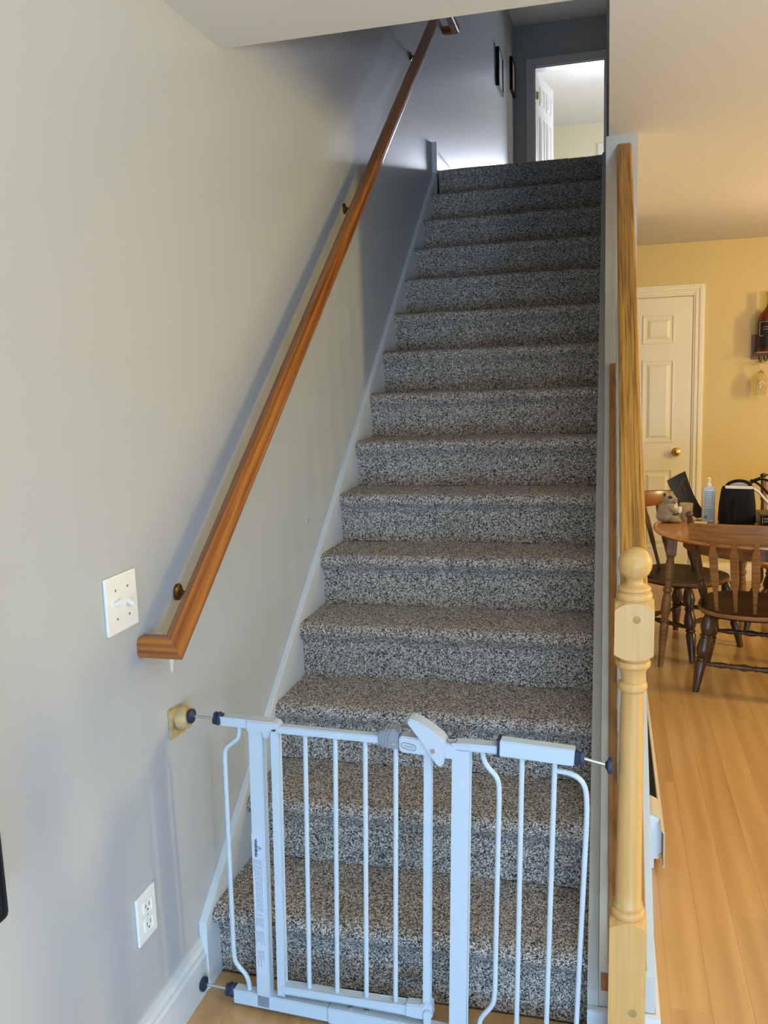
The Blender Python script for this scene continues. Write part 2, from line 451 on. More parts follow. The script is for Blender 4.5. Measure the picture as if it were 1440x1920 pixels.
# baseboards
def baseboard(name, p0, p1, inward, h=.125, mat=MW['trim']):
    p0, p1, n = Vector(p0), Vector(p1), Vector(inward)
    bm = B()
    prof = [(0, 0), (.016, 0), (.016, h*.68), (.012, h*.74), (.012, h*.80), (.007, h*.88), (.006, h), (0, h)]
    a = [bm.verts.new(p0+n*u+Vector((0, 0, v))) for u, v in prof]; b = [bm.verts.new(p1+n*u+Vector((0, 0, v))) for u, v in prof]
    fs = [bm.faces.new(a), bm.faces.new(b[::-1])]
    for k in range(len(prof)):
        q = (k+1) % len(prof); fs.append(bm.faces.new((a[k], a[q], b[q], b[k])))
    bmesh.ops.recalc_face_normals(bm, faces=fs)
    return S(name, bm, mat)
baseboard('baseboard_left', (WX, -3.3, FZ), (WX, -.066, FZ), (1, 0, 0), .14)
baseboard('baseboard_back', (1.602, YB, FZ), (5, YB, FZ), (0, -1, 0), .125, MW['door'])
baseboard('baseboard_landing', (WX, 3.30, LZ), (WX, YU, LZ), (1, 0, 0), .125)
baseboard('baseboard_stair', (1.058, 1.62, FZ), (1.058, 3.5, FZ), (1, 0, 0), .12)
# knee wall plinth wrapping its end
bm = B()
prism(bm, [(.92, -.098), (1.074, -.098), (1.074, 1.62), (1.0625, 1.62), (1.0625, -.082), (.92, -.082)], 'z', FZ, .105, .002)
S('baseboard_knee', bm, MW['trim'])
sbox('trim_knee_gap', MW['shoe'], .949, .9645, -.0842, -.0802, .146, .186)
# skirt boards both sides of the flight
def skirt(name, x0, x1, off, yb, mat):
    bm = B(); f = lambda y: off+.747*y
    pts = [(yb, FZ), (yb, f(yb)), (3.20, f(3.20)), (3.28, LZ), (3.28, LZ-.3), (.3, FZ)]
    prism(bm, pts, 'x', x0, x1, .0015); return S(name, bm, mat)
skirt('trim_skirt_left', WX, 0.0, .212, -.066, MW['trim'])
skirt('trim_skirt_right', SW, .9445, .205, -.082, MW['curb'])
bm = B(); bx(bm, WX, .008, 3.235, 3.285, LZ-.03, LZ+.135, .003)
S('trim_landing_end', bm, MW['trim'])

# ------------------------------------------------------------------ floor of planks
fl = sbox('floor', MW['plank'], WX, 5.0, -3.3, YB+.1, -.12, FZ-.008)
PW = .094
def plank(x, y0, y1):
    bm = B(); bx(bm, x+.00015, x+PW-.00015, y0+.00015, y1-.00015, FZ-.0085, FZ, .0003); return obj('plank', bm, MW['plank'], fl)
k = 0
for c in range(0, 26):
    x = WX+c*PW; k += 1
    off = [0, .55, .25, .8, .4][k % 5]
    right = x > 1.0
    if not right and x+PW > .95: pass
    y = -1.9+off-1.2
    end = YB if right else .0
    while y < end-.02:
        a, b = max(y, -1.7), min(y+1.2, end)
        if b > a+.03:
            vis = (right and b > -.5 and x < 1.06+.30*(b+1.2)) or (not right and b > -1.3)
            if vis: plank(x, a, b)
        y += 1.2

# ------------------------------------------------------------------ carpeted stairs
st = thing('staircase', 'straight staircase covered in black and cream flecked carpet behind the gate', 'staircase', (SW/2, 0, FZ))
def smooth_profile(pts, step):
    out = [np.array(pts[0], float)]
    for a, b in zip(pts[:-1], pts[1:]):
        a, b = np.array(a, float), np.array(b, float); n = max(1, int(round(np.linalg.norm(b-a)/step)))
        for i in range(1, n+1): out.append(a+(b-a)*i/n)
    return np.array(out)
def carpet_strip(name, prof, x0, x1, step, amp, parent):
    P = smooth_profile(prof, step); nx = int(round((x1-x0)/step))+1
    xs = np.linspace(x0, x1, nx)
    T = np.gradient(P, axis=0); T /= np.linalg.norm(T, axis=1)[:, None]+1e-9
    Nn = np.stack([-T[:, 1], T[:, 0]], 1)
    np_ = len(P)
    d = rng.normal(0, 1, (np_, nx))*amp
    d = np.clip(d, -2*amp, 2*amp)
    low = rng.normal(0, 1, (np_//12+2, nx//12+2))
    ii = np.linspace(0, low.shape[0]-1.001, np_); jj = np.linspace(0, low.shape[1]-1.001, nx)
    i0 = ii.astype(int); j0 = jj.astype(int); fi = (ii-i0)[:, None]; fj = (jj-j0)[None]
    lw = (low[i0][:, j0]*(1-fi)*(1-fj)+low[i0+1][:, j0]*fi*(1-fj)+low[i0][:, j0+1]*(1-fi)*fj+low[i0+1][:, j0+1]*fi*fj)
    d += lw*.0015
    Y = P[:, 0][:, None]+Nn[:, 0][:, None]*d; Z = P[:, 1][:, None]+Nn[:, 1][:, None]*d
    X = np.broadcast_to(xs[None], Y.shape)
    V = np.stack([X, Y, Z], -1).reshape(-1, 3)
    i, j = np.meshgrid(np.arange(np_-1), np.arange(nx-1), indexing='ij')
    a = (i*nx+j).ravel(); F = np.stack([a, a+1, a+nx+1, a+nx], 1)
    me = bpy.data.meshes.new(name)
    me.vertices.add(len(V)); me.vertices.foreach_set('co', V.astype(np.float32).ravel())
    me.loops.add(F.size); me.loops.foreach_set('vertex_index', F.astype(np.int32).ravel())
    me.polygons.add(len(F)); me.polygons.foreach_set('loop_start', np.arange(0, F.size, 4, dtype=np.int32))
    me.polygons.foreach_set('use_smooth', np.ones(len(F), dtype=bool))
    me.update(calc_edges=True); me.validate()
    me.materials.append(MW['carpet'])
    o = bpy.data.objects.new(name, me); COL.objects.link(o)
    o.parent = parent; o.matrix_parent_inverse = Matrix.Translation(-parent.location)
    return o
for k in range(1, 16):
    yr, z0, z1 = (k-1)*RUN, (k-1)*RISE, k*RISE
    if k == 1: z0 = FZ+.002
    q = 1.0 if k > 1 else 1.3
    prof = [(yr+.004, z0), (yr+.002, z1-.075), (yr-.002, z1-.058), (yr-.014*q, z1-.045), (yr-.022*q, z1-.034), (yr-.025*q, z1-.024),
            (yr-.022*q, z1-.012), (yr-.013*q, z1-.004), (yr+.002, z1), (yr+.02, z1)]
    end = yr+RUN+.004 if k < 15 else yr+.10
    prof.append((end, z1))
    step = .0048 if k < 6 else (.006 if k < 10 else .0075)
    carpet_strip('carpeted_step', prof, .0005, SW-.0005, step, .0011, st)
bm = B(); bx(bm, WX, .945, 14*RUN+.095, YU, LZ-.10, LZ-.001)
S('floor_landing', bm, MW['carpet'])

# ------------------------------------------------------------------ railing on the knee wall with its newel
rl = thing('stair_railing', 'oak stair railing with white turned balusters and a ball-topped newel post right of the stairs', 'railing', (1.008, -.15, FZ))
NX, NY, NH = 1.008, -.149, .0365
def newel():
    bm = B()
    # upper block with arched faces top and bottom, lower block, turned parts between
    def block(z0, z1, arch0, arch1):
        n = 10; rings = []
        # square prism whose ends are cut by a cone-like turning: corners lower than the middle of each side
        def ring(z, arch):
            pts = []
            for s in range(4):
                for i in range(n):
                    t = -1+2*i/n
                    x, y = [(t, -1), (1, t), (-t, 1), (-1, -t)][s]
                    pts.append(Vector((NX+x*NH, NY+y*NH, z-arch*(1-math.sqrt(max(0, 1-.75*t*t))))))
            return pts
        def inner(z, r):
            return [Vector((NX+r*math.cos(a), NY+r*math.sin(a), z)) for a in [math.atan2(p.y-NY, p.x-NX) for p in ring(0, 0)]]
        R = []
        if arch0: R.append(inner(z0-.004, .024))
        R += [ring(z0, -arch0), ring(z1, arch1)]
        R.append(inner(z1+.006, .026))
        ring_skin(bm, R)
    block(FZ, .376, 0, .026)
    block(.930, 1.043, .024, .030)
    for f in bm.faces:
        if abs(f.normal.z) < .5: f.smooth = False
    def bead(z0, z1, r0, r1, n=7):
        return [((z0+z1)/2-(z1-z0)/2*math.cos(math.pi*k/n), r0+(r1-r0)*math.sin(math.pi*k/n)) for k in range(n+1)]
    lathe(bm, NX, NY, [(.374, .0285)]+bead(.3765, .3955, .0285, .0345)+[(.397, .0285), (.4005, .0295), (.4045, .0295), (.408, .0265), (.44, .0262), (.60, .0245), (.76, .0232), (.857, .0222)]
          + bead(.859, .879, .0225, .0285)+[(.8805, .0225), (.884, .0225), (.895, .024), (.904, .0272), (.907, .0285)]+bead(.908, .924, .0288, .034)+[(.926, .0285), (.930, .027)], 36)
    lathe(bm, NX, NY, [(1.04, .028)]+bead(1.043, 1.059, .0295, .0345)+[(1.0602, .0285)]+bead(1.0606, 1.0695, .0285, .0312, 5)+[(1.071, .0262), (1.0735, .0205), (1.0765, .0172), (1.080, .0162), (1.084, .0168)]
          + [(1.1135-.0325*math.cos(a), max(.002, .0325*math.sin(a))) for a in np.linspace(.60, math.pi-.02, 18)], 36)
    for v in bm.verts: v.co.x += .009*(v.co.z-1.02)
    return obj('newel_post', bm, MW['newel'], rl)
nw = newel()
for z, rr in ((1.012, .0075), (.180, .0095)):
    bm = B(); turned(bm, (NX+.004, NY-NH+.002, z), (NX+.004, NY-NH-.0004, z), [(0, rr), (.9, rr), (1, rr*.9)], 20)
    o = obj('plug', bm, MW['plug'], nw)
# hand rail: rounded section running from the newel to the wall end
RX = 1.010
def railz(y): return 1.100+.747*y
def sweep_section(bm, sec, p0, p1):
    """sec: (x, z) outline, swept along y"""
    rings = [[Vector((p[0]+x, p[1], p[2]+z)) for x, z in sec] for p in (p0, p1)]
    ring_skin(bm, rings)
    for f in bm.faces: f.smooth = False
sec = []
for cx, cz, a0 in ((.017, -.010, 0), (-.017, -.010, 90)):
    for t in range(0, 91, 15):
        a = math.radians(a0+t); sec.append((cx+.010*math.cos(a), cz+.010*math.sin(a)))
sec += [(-.027, -.038), (-.020, -.062), (.020, -.062), (.027, -.038)]
bm = B(); sweep_section(bm, sec, (RX, NY+NH-.002, railz(NY+NH)), (RX, 1.6195, railz(1.6195)))
obj('hand_rail', bm, MW['oak'], rl)
bm = B()
prism(bm, [(-.075, capz(-.075)+.0005), (1.6195, capz(1.6195)+.0005), (1.6195, capz(1.6195)+.009), (-.075, capz(-.075)+.009)], 'x', .964, 1.045, .002)
obj('shoe_rail', bm, MW['shoe'], rl)
for i in range(14):
    y = .03+i*.115
    z0, z1 = capz(y)+.004, railz(y)-.050
    H = z1-z0
    bm = B()
    prof = [(0, .017), (.16, .017), (.17, .012), (.19, .019), (.21, .012), (.26, .0195), (.33, .018), (.5, .0125), (.66, .011), (.68, .016), (.70, .011), (.73, .0155), (.745, .0155), (1, .0155)]
    turned(bm, (RX-.005, y, z0), (RX-.005, y, z1), [(t, r*1.16) for t, r in prof], 12)
    obj('baluster', bm, MW['white'], rl)

# ------------------------------------------------------------------ wall handrail, left
hr = thing('wall_handrail', 'orange varnished wooden handrail climbing the left wall on small brackets', 'handrail', (.06, -.22, .9))
HX = .056
def hz(y): return .930+.752*(y+.22)
Y1, YE = 3.27, 3.70
def rsec(w, h, r=.010):
    pts = []
    for cx, cz, a0 in ((w/2-r, h/2-r, 0), (-w/2+r, h/2-r, 90), (-w/2+r, -h/2+r, 180), (w/2-r, -h/2+r, 270)):
        for t in (0, 30, 60, 90):
            a = math.radians(a0+t); pts.append((cx+r*math.cos(a), cz+r*math.sin(a)))
    return pts
def sweep(bm, sec, stations):
    """stations: (point, right, up)"""
    ring_skin(bm, [[Vector(p)+Vector(r)*a+Vector(u)*b for a, b in sec] for p, r, u in stations])
    for f in bm.faces: f.smooth = False
sn, cs = .601, .799
sec = rsec(.046, .046, .012)
d1_, d2_ = Vector((1, 0, 0)), Vector((0, cs, sn)); n_ = d1_+d2_
PC = Vector((HX, -.225, hz(-.225)))
ra_, ua_ = Vector((0, -1, 0)), Vector((0, 0, 1))
miter = []
for a, b in sec:
    q = ra_*a+ua_*b; miter.append(PC+q-d1_*(q.dot(n_)/d1_.dot(n_)))
def ring_of(p, r, u): return [Vector(p)+Vector(r)*a+Vector(u)*b for a, b in sec]
bm = B(); ring_skin(bm, [miter, ring_of((HX, Y1, hz(Y1)), (1, 0, 0), (0, -.3, .97))])
for f in bm.faces: f.smooth = False
obj('rail', bm, MW['pine'], hr)
bm = B(); ring_skin(bm, [ring_of((WX+.001, PC.y, PC.z), ra_, ua_), miter])
for f in bm.faces: f.smooth = False
obj('wall_return', bm, MW['pineret'], hr)
bm = B()
sweep(bm, sec, [((HX, Y1-.01, hz(Y1)), (1, 0, 0), (0, -.3, .97)), ((HX, YE, hz(Y1)), (1, 0, 0), (0, 0, 1))])
bx(bm, WX+.001, HX+.02, YE-.023, YE+.02, hz(Y1)-.022, hz(Y1)+.022, .006)
obj('level_rail', bm, MW['pineret'], hr)
for y in (-.055, 1.44, 2.72):
    z = hz(y)
    bm = B()
    turned(bm, (WX, y, z-.05), (WX+.008, y, z-.05), [(0, .02), (.6, .02), (1, .014)], 16)
    tube(bm, [(WX+.004, y, z-.05), (WX+.04, y, z-.055), (HX, y, z-.045), (HX, y, z-.026)], .006, 8, 2)
    bar(bm, (HX, y-.03, z-.0262-.03*.752), (HX, y+.03, z-.0262+.03*.752), .030, .004, (1, 0, 0), .001)
    obj('bracket', bm, MW['bronze'], hr)

# ------------------------------------------------------------------ safety gate
gt = thing('safety_gate', 'white metal pressure-mounted child safety gate across the foot of the stairs', 'gate', (.48, -.126, FZ))
E0 = Vector((0, -.10, 0)); EU = Vector((.9985, -.054, 0)); EN = Vector((.054, .9985, 0))
def G(u, v, n=0): return E0+EU*u+EN*n+Vector((0, 0, v))
def gpart(name, bm, mat='gate', parent=gt, label=None):
    o = obj(name, bm, MW[mat], parent)
    if label: o['label'] = label
    return o
def rod(name, a, b, r=.0056, mat='gate'):
    bm = B(); tube(bm, [G(*a), G(*b)], r, 12); return gpart(name, bm, mat)
def sq(name, a, b, w, h, mat='gate', bev=.002):
    bm = B(); d = (G(*b)-G(*a)).normalized(); side = EN.cross(d)
    bar(bm, G(*a), G(*b), w, h, side, bev); return gpart(name, bm, mat)
def plate(name, pts, n0, n1, mat='gateplastic', bev=.002, parent=gt):
    bm = B()
    va = [bm.verts.new(G(u, v, n0)) for u, v in pts]; vb = [bm.verts.new(G(u, v, n1)) for u, v in pts]
    fs = [bm.faces.new(va), bm.faces.new(vb[::-1])]
    for k in range(len(pts)):
        q = (k+1) % len(pts); fs.append(bm.faces.new((va[k], va[q], vb[q], vb[k])))
    bmesh.ops.recalc_face_normals(bm, faces=fs)
    if bev: bmesh.ops.bevel(bm, geom=list({e for f in fs for e in f.edges}), offset=bev, segments=2, affect='EDGES')
    return gpart(name, bm, mat, parent)
# outer frame
sq('frame_post', (.187, .716), (.168, .004), .034, .026)
sq('frame_post', (.664, .718), (.641, .004), .034, .026)
sq('top_rail', (.100, .718), (.195, .717), .017, .022)
plate('hinge_housing', [(.166, .728), (.236, .728), (.246, .722), (.246, .714), (.225, .709), (.221, .690), (.205, .688), (.205, .700), (.166, .700)], -.016, .016, bev=.003)
sq('top_rail', (.655, .713), (.745, .714), .017, .022)
sq('bottom_rail', (.088, .018), (.333, .018), .036, .026)
sq('bottom_rail_sleeve', (.333, .018), (.92, .018), .040, .030)
for u in (.385, .425):
    bm = B(); tube(bm, [G(u, .037), G(u, .0435)], .006, 10); gpart('rivet', bm, 'steel')
# bent rods
def bent(name, pts, r=.0056):
    bm = B(); tube(bm, [G(*p) for p in pts], r, 12, 3); return gpart(name, bm)
bent('bent_rod', [(.143, .712), (.141, .685), (.134, .672), (.110, .655), (.100, .640), (.099, .61), (.096, .45), (.093, .30), (.090, .14), (.091, .105), (.104, .088), (.120, .073), (.126, .055), (.127, .034)])
bent('bent_rod', [(.707, .708), (.708, .688), (.716, .670), (.736, .650), (.741, .632), (.741, .60), (.734, .414), (.727, .19), (.725, .14), (.721, .115), (.700, .088), (.690, .07), (.688, .034)])
bent('bent_rod', [(.858, .6755), (.875, .676), (.902, .669), (.918, .650), (.921, .615), (.921, .58), (.912, .38), (.900, .10), (.898, .034)])
# extension
sq('extension_rail', (.744, .7185), (.897, .712), .0345, .028)
bm = B(); bar(bm, G(.7405, .7185), G(.7455, .7183), .037, .031, (0, 0, 1), .001); gpart('extension_collar', bm, 'navy')
rod('extension_bar', (.790, .708), (.771, .034))
rod('extension_bar', (.857, .706), (.835, .034))
# swinging door
sq('door_stile', (.2335, .703), (.2145, .044), .0155, .018)
sq('door_stile', (.590, .705), (.571, .080), .0125, .016)
sq('door_top_rail', (.236, .7095), (.482, .7095), .0175, .020)
sq('door_bottom_rail', (.220, .060), (.530, .070), .0205, .020)
for a, b in (((.305, .702), (.284, .064)), ((.377, .702), (.354, .066)), ((.447, .702), (.426, .068)), ((.517, .700), (.496, .070))):
    rod('door_bar', a, b)
# bottom hinge lock
plate('bottom_catch', [(.522, .086), (.562, .090), (.566, .098), (.585, .098), (.585, .062), (.578, .056), (.545, .054), (.522, .056)], -.014, .013, bev=.003)
plate('catch_tab', [(.566, .078), (.572, .084), (.580, .084), (.584, .078), (.583, .044), (.579, .038), (.570, .038), (.566, .044)], -.020, -.0143, bev=.0015)
bm = B(); tube(bm, [G(.575, .046, -.0195), G(.575, .046, -.0218)], .003, 10); gpart('screw', bm, 'steel')
# latch
cap_pts = [(.481, .698), (.481, .727), (.492, .735), (.510, .739), (.527, .737), (.527, .695), (.505, .694)]
cp = plate('latch_cap', cap_pts, -.016, .016, 'greyplastic', .003)
for i, u in enumerate((.493, .5005, .508)):
    bm = B(); tube(bm, [G(u-.006, .700, -.0165), G(u-.002, .712, -.0165), G(u-.001, .724, -.0165), G(u+.006, .736, -.0165), G(u+.006, .739, -.005), G(u+.006, .739, .012)], .0015, 6, 1)
    gpart('ridge', bm, 'greyplastic', cp)
bm = B(); tube(bm, [G(.516, .707, -.0155), G(.516, .707, -.0185)], .0042, 14); gpart('screw', bm, 'steel')
lh = plate('latch_housing', [(.528, .694), (.534, .688), (.600, .686), (.626, .684), (.648, .684), (.648, .716), (.560, .724), (.532, .725), (.528, .721)], -.015, .015, bev=.0025)
bm = B()
N_ = 14; c0, c1 = (.541, .7055), (.560, .7020)
ov = []
for k in range(N_+1):
    a = math.radians(90+180*k/N_); ov.append((c0[0]+.0065*math.cos(a), c0[1]+.0065*math.sin(a)))
for k in range(N_+1):
    a = math.radians(-90+180*k/N_); ov.append((c1[0]+.0065*math.cos(a), c1[1]+.0065*math.sin(a)))
tube(bm, [G(u, v, -.0155) for u, v in ov]+[G(*ov[0], -.0155)], .0011, 6)
gpart('badge_rim', bm, 'greyplastic', lh)
lv = plate('latch_lever', [(.549, .760), (.551, .767), (.558, .770), (.575, .764), (.600, .750), (.622, .733), (.633, .719), (.634, .708), (.630, .690), (.627, .672), (.620, .667), (.612, .671), (.600, .688), (.578, .722)], -.024, .016, bev=.003)
bm = B(); tube(bm, [G(.606, .703, -.0235), G(.606, .703, -.0265)], .0052, 16); gpart('screw', bm, 'steel', lv)
bm = B(); bx(bm, -.006, .006, -.006, .006, -.004, .004, .001)
for v in bm.verts: v.co = G(.643+v.co.x*1.4, .722+v.co.z, v.co.y)
gpart('latch_pin', bm, 'steel')
def gtext(name, body, size, u, v, n, ang, mat, parent):
    c = bpy.data.curves.new(name, 'FONT'); c.body = body; c.size = size; c.extrude = .0002; c.align_x = 'CENTER'; c.align_y = 'CENTER'; c.offset = .00035 if body.isupper() else 0
    c.materials.append(MW[mat])
    tmp = bpy.data.objects.new(name, c); me = bpy.data.meshes.new_from_object(tmp); me.name = name
    bpy.data.objects.remove(tmp); o = bpy.data.objects.new(name, me); COL.objects.link(o)
    base = Matrix((( EU.x, 0, -EN.x), (EU.y, 0, -EN.y), (EU.z, 1, -EN.z))).to_4x4()
    rm = Matrix.Rotation(ang, 4, 'Z')
    mw = Matrix.Translation(G(u, v, n)) @ base @ rm
    if parent is not None:
        o.parent = parent; o.matrix_parent_inverse = Matrix.Translation(-gt.location) if parent is gt else Matrix.Identity(4)
    o.matrix_basis = mw
    return o
gtext('badge_text', 'evenflo', .0075, .5505, .7038, -.0154, math.radians(-9), 'greyplastic', lh)
# warning label on the hinge post
pm = math.radians(-90-1.6)
lb = plate('warning_label', [(.163, .452), (.190, .452), (.184, .090), (.156, .090)], -.0134, -.0130, 'label', 0)
tx = gtext('warning_word', 'WARNING:', .0088, .1725, .416, -.0137, pm, 'ink', lb)
bm = B()
tri = [(.187, .4165), (.178, .4215), (.178, .4115)]
tube(bm, [G(u, v, -.0136) for u, v in tri+[tri[0]]], .0006, 5)
tube(bm, [G(.1835, .4165, -.0136), G(.1802, .4165, -.0136)], .0006, 5); gpart('warning_symbol', bm, 'ink', lb)
bm = B()
def pline(t, a, b):      # one printed line: t = place across the strip, from height a down to b
    def pos(v): return .163+(.452-v)*-.0193+t
    v = a
    while v > b:
        L = random.uniform(.006, .016); e = max(b, v-L)
        q = [G(pos(v)-.0006, v, -.01365), G(pos(v)+.0006, v, -.01365), G(pos(e)+.0006, e, -.01365), G(pos(e)-.0006, e, -.01365)]
        bm.faces.new([bm.verts.new(p) for p in q]); v = e-.0022
for i in range(6): pline(.0035+i*.0037, .388, (.36 if i == 0 else random.uniform(.25, .262)))
for i in range(6): pline(.0035+i*.0037, .240, random.uniform(.212, .222))
for i in range(6): pline(.0035+i*.0037, .205, random.uniform(.165, .18))
for i in range(5): pline(.0055+i*.0037, .155, random.uniform(.11, .135))
fp = gpart('fine_print', bm, 'inkgrey', lb)
bm = B(); bar(bm, G(.1725-.010, .247, -.0136), G(.1725+.008, .246, -.0136), .0008, .0002, (0, 0, 1), 0); gpart('divider_line', bm, 'ink', lb)
# four tension bolts: wheel nut, threaded bolt, rubber pad
def bolt(u_pad, u_nut0, u_nut1, v, s, v2=None):
    v2 = v if v2 is None else v2
    bm = B(); tube(bm, [G(u_pad, v), G(u_nut0, v2)], .0036, 10); gpart('bolt', bm, 'steel')
    bm = B()
    rings = []
    for k, (t, r) in enumerate(((0, .014), (.15, .0155), (.4, .0155), (.45, .0125), (.6, .0125), (.65, .0158), (.9, .0158), (1, .0145))):
        c = G(u_nut0+(u_nut1-u_nut0)*t, v2); seg = 24; ring = []
        for q in range(seg):
            a = 2*math.pi*q/seg; rr = r*(1+.10*(1 if q % 6 < 3 else -1))
            ring.append(c+EN*(rr*math.cos(a))+Vector((0, 0, rr*math.sin(a))))
        rings.append(ring)
    ring_skin(bm, rings); gpart('wheel_nut', bm, 'navy')
    bm = B(); turned(bm, G(u_pad-.008*s, v), G(u_pad+.006*s, v), [(0, .0155), (.25, .0175), (.55, .017), (.75, .010), (1, .006)], 20); gpart('rubber_pad', bm, 'navy')
bolt(.0225, .081, .100, .719, 1)
bolt(.005, .066, .089, .0245, 1)
bolt(.963, .916, .8985, .699, -1, .7085)
bolt(.953, .935, .920, .018, -1)

# wooden wall cup that the gate presses against
wc = thing('wall_cup', 'small round wooden cup on a square backing plate taking the gate bolt', 'wall mount', (WX, -.1, .68))
bm = B()
prism(bm, [(-.140, .745), (-.074, .738), (-.074, .668), (-.140, .675)], 'x', WX, WX+.008, .0015); obj('backing_plate', bm, MW['blockwood'], wc)
bm = B(); turned(bm, (WX+.008, -.104, .714), (.0135, -.1015, .718), [(0, .027), (.3, .028), (.8, .0265), (1, .024)], 28); obj('cup', bm, MW['blockwood'], wc)

# ------------------------------------------------------------------ wall plates
sp = thing('switch_plate', 'white double light switch plate on the left wall below the handrail', 'switch', (WX, -.2985, .98))
bm = B(); bx(bm, WX, WX+.0065, -.358, -.240, .983, 1.103, .003); obj('cover_plate', bm, MW['plate'], sp)
for y, up in ((-.323, 1), (-.277, -1)):
    bm = B(); bar(bm, (WX+.005, y, 1.043), (WX+.021, y, 1.043+.009*up), .010, .009, (0, 1, 0), .002); obj('toggle', bm, MW['plate'], sp)
    for z in (1.073, 1.013):
        bm = B(); tube(bm, [(WX+.006, y, z), (WX+.0078, y, z)], .0026, 8); obj('screw', bm, MW['steel'], sp)
op = thing('outlet_plate', 'white electrical outlet plate low on the left wall near the gate', 'outlet', (WX, -.3, .284))
bm = B(); bx(bm, WX, WX+.0065, -.339, -.262, .284, .395, .003); obj('cover_plate', bm, MW['plate'], op)
for z in (.361, .319):
    bm = B(); bx(bm, WX+.006, WX+.0085, -.3165, -.2845, z-.0145, z+.0145, .004); o = obj('receptacle', bm, MW['plate'], op)
    bm = B()
    bx(bm, WX+.0082, WX+.0088, -.3085, -.3065, z-.002, z+.007); bx(bm, WX+.0082, WX+.0088, -.2945, -.2925, z-.002, z+.007)
    tube(bm, [(WX+.0082, -.3005, z-.008), (WX+.0089, -.3005, z-.008)], .0024, 8); obj('slots', bm, MW['slot'], o)
bm = B(); tube(bm, [(WX+.006, -.3005, .340), (WX+.0078, -.3005, .340)], .0026, 8); obj('screw', bm, MW['steel'], op)
# wall filler patch and a scuff
bm = B()
pp = [(-.113, .872), (-.101, .875), (-.094, .862), (-.098, .84), (-.104, .822), (-.110, .828), (-.112, .85)]
prism(bm, pp, 'x', WX, WX+.0008); o = obj('filler_patch', bm, MW['patch'], bpy.data.objects['wall_left'])
bm = B(); bar(bm, (WX+.0004, .868, 1.008), (WX+.0004, .886, 1.022), .004, .0008, (0, 1, 0), 0); obj('scuff', bm, MW['scuff'], bpy.data.objects['wall_left'])

# television at the left edge
tv = thing('television', 'black flat television hung on the left wall, only its corner showing', 'television', (.0, -1.3, .6))
bm = B(); bx(bm, WX+.012, .04, -1.95, -.775, .655, 1.30, .010); obj('casing', bm, MW['black'], tv)
bm = B(); bx(bm, .0395, .0412, -1.93, -.795, .672, 1.285); obj('screen', bm, MW['tvscreen'], tv)
bm = B(); bx(bm, WX+.0005, WX+.013, -1.5, -1.2, .8, 1.1); obj('wall_bracket', bm, MW['black'], tv)

# pictures at the top of the stairs
for nm, lab, y0, y1, z0, z1, art in (('framed_picture', 'dark framed pale blue picture on the upstairs left wall, the one nearer the stairs', 6.34, 6.68, 4.035, 4.36, 'artblue'),
                                     ('framed_picture', 'dark framed pinkish picture on the upstairs left wall, the one nearer the doorway', 7.50, 7.80, 4.345, 4.66, 'artpink')):
    t = thing(nm, lab, 'picture', (WX, (y0+y1)/2, z0), group=None)
    bm = B()
    bx(bm, WX, WX+.03, y0, y0+.02, z0, z1, .002); bx(bm, WX, WX+.03, y1-.02, y1, z0, z1, .002)
    bx(bm, WX, WX+.03, y0+.02, y1-.02, z0, z0+.02, .002); bx(bm, WX, WX+.03, y0+.02, y1-.02, z1-.02, z1, .002)
    obj('frame', bm, MW['black'], t)
    bm = B(); bx(bm, WX, WX+.022, y0+.02, y1-.02, z0+.02, z1-.02); obj('artwork', bm, MW[art], t)

# ------------------------------------------------------------------ baseboard heater along the knee wall
ht = thing('baseboard_heater', 'long white baseboard heater lying against the knee wall on the floor', 'heater', (1.10, 1.3, FZ))
HY0, HY1 = .70, 2.0
bm = B(); bx(bm, 1.0755, 1.081, HY0+.05, HY1, FZ, .155, .001); obj('back_plate', bm, MW['heater'], ht)
bm = B(); prism(bm, [(1.0755, FZ+.001), (1.100, FZ+.001), (1.100, .018), (1.114, .018), (1.114, .035), (1.122, .04), (1.122, .125), (1.112, .150), (1.095, .158), (1.0755, .158)], 'y', HY0, HY0+.018, .0015); obj('end_cap', bm, MW['heater'], ht)
bm = B(); prism(bm, [(1.0755, .1585), (1.095, .1585), (1.112, .1505), (1.1215, .1255), (1.124, .1255), (1.1135, .154), (1.096, .163), (1.0755, .163)], 'y', HY0, HY0+.12, .001); obj('corner_cover', bm, MW['heatertop'], ht)
bm = B(); prism(bm, [(1.1225, .02), (1.1275, .02), (1.1275, .125), (1.1165, .146), (1.1145, .144), (1.1245, .124), (1.1245, .026), (1.1225, .026)], 'y', HY0-.05, HY1); obj('front_cover', bm, MW['heatertop'], ht)
bm = B()
y = HY0+.06
while y < HY1-.05:
    bx(bm, 1.082, 1.116, y, y+.0012, .05, .115); y += .012
tube(bm, [(1.098, HY0+.03, .08), (1.098, HY1-.02, .08)], .011, 10)
o = obj('fins', bm, MW['fins'], ht); o['kind'] = 'stuff'

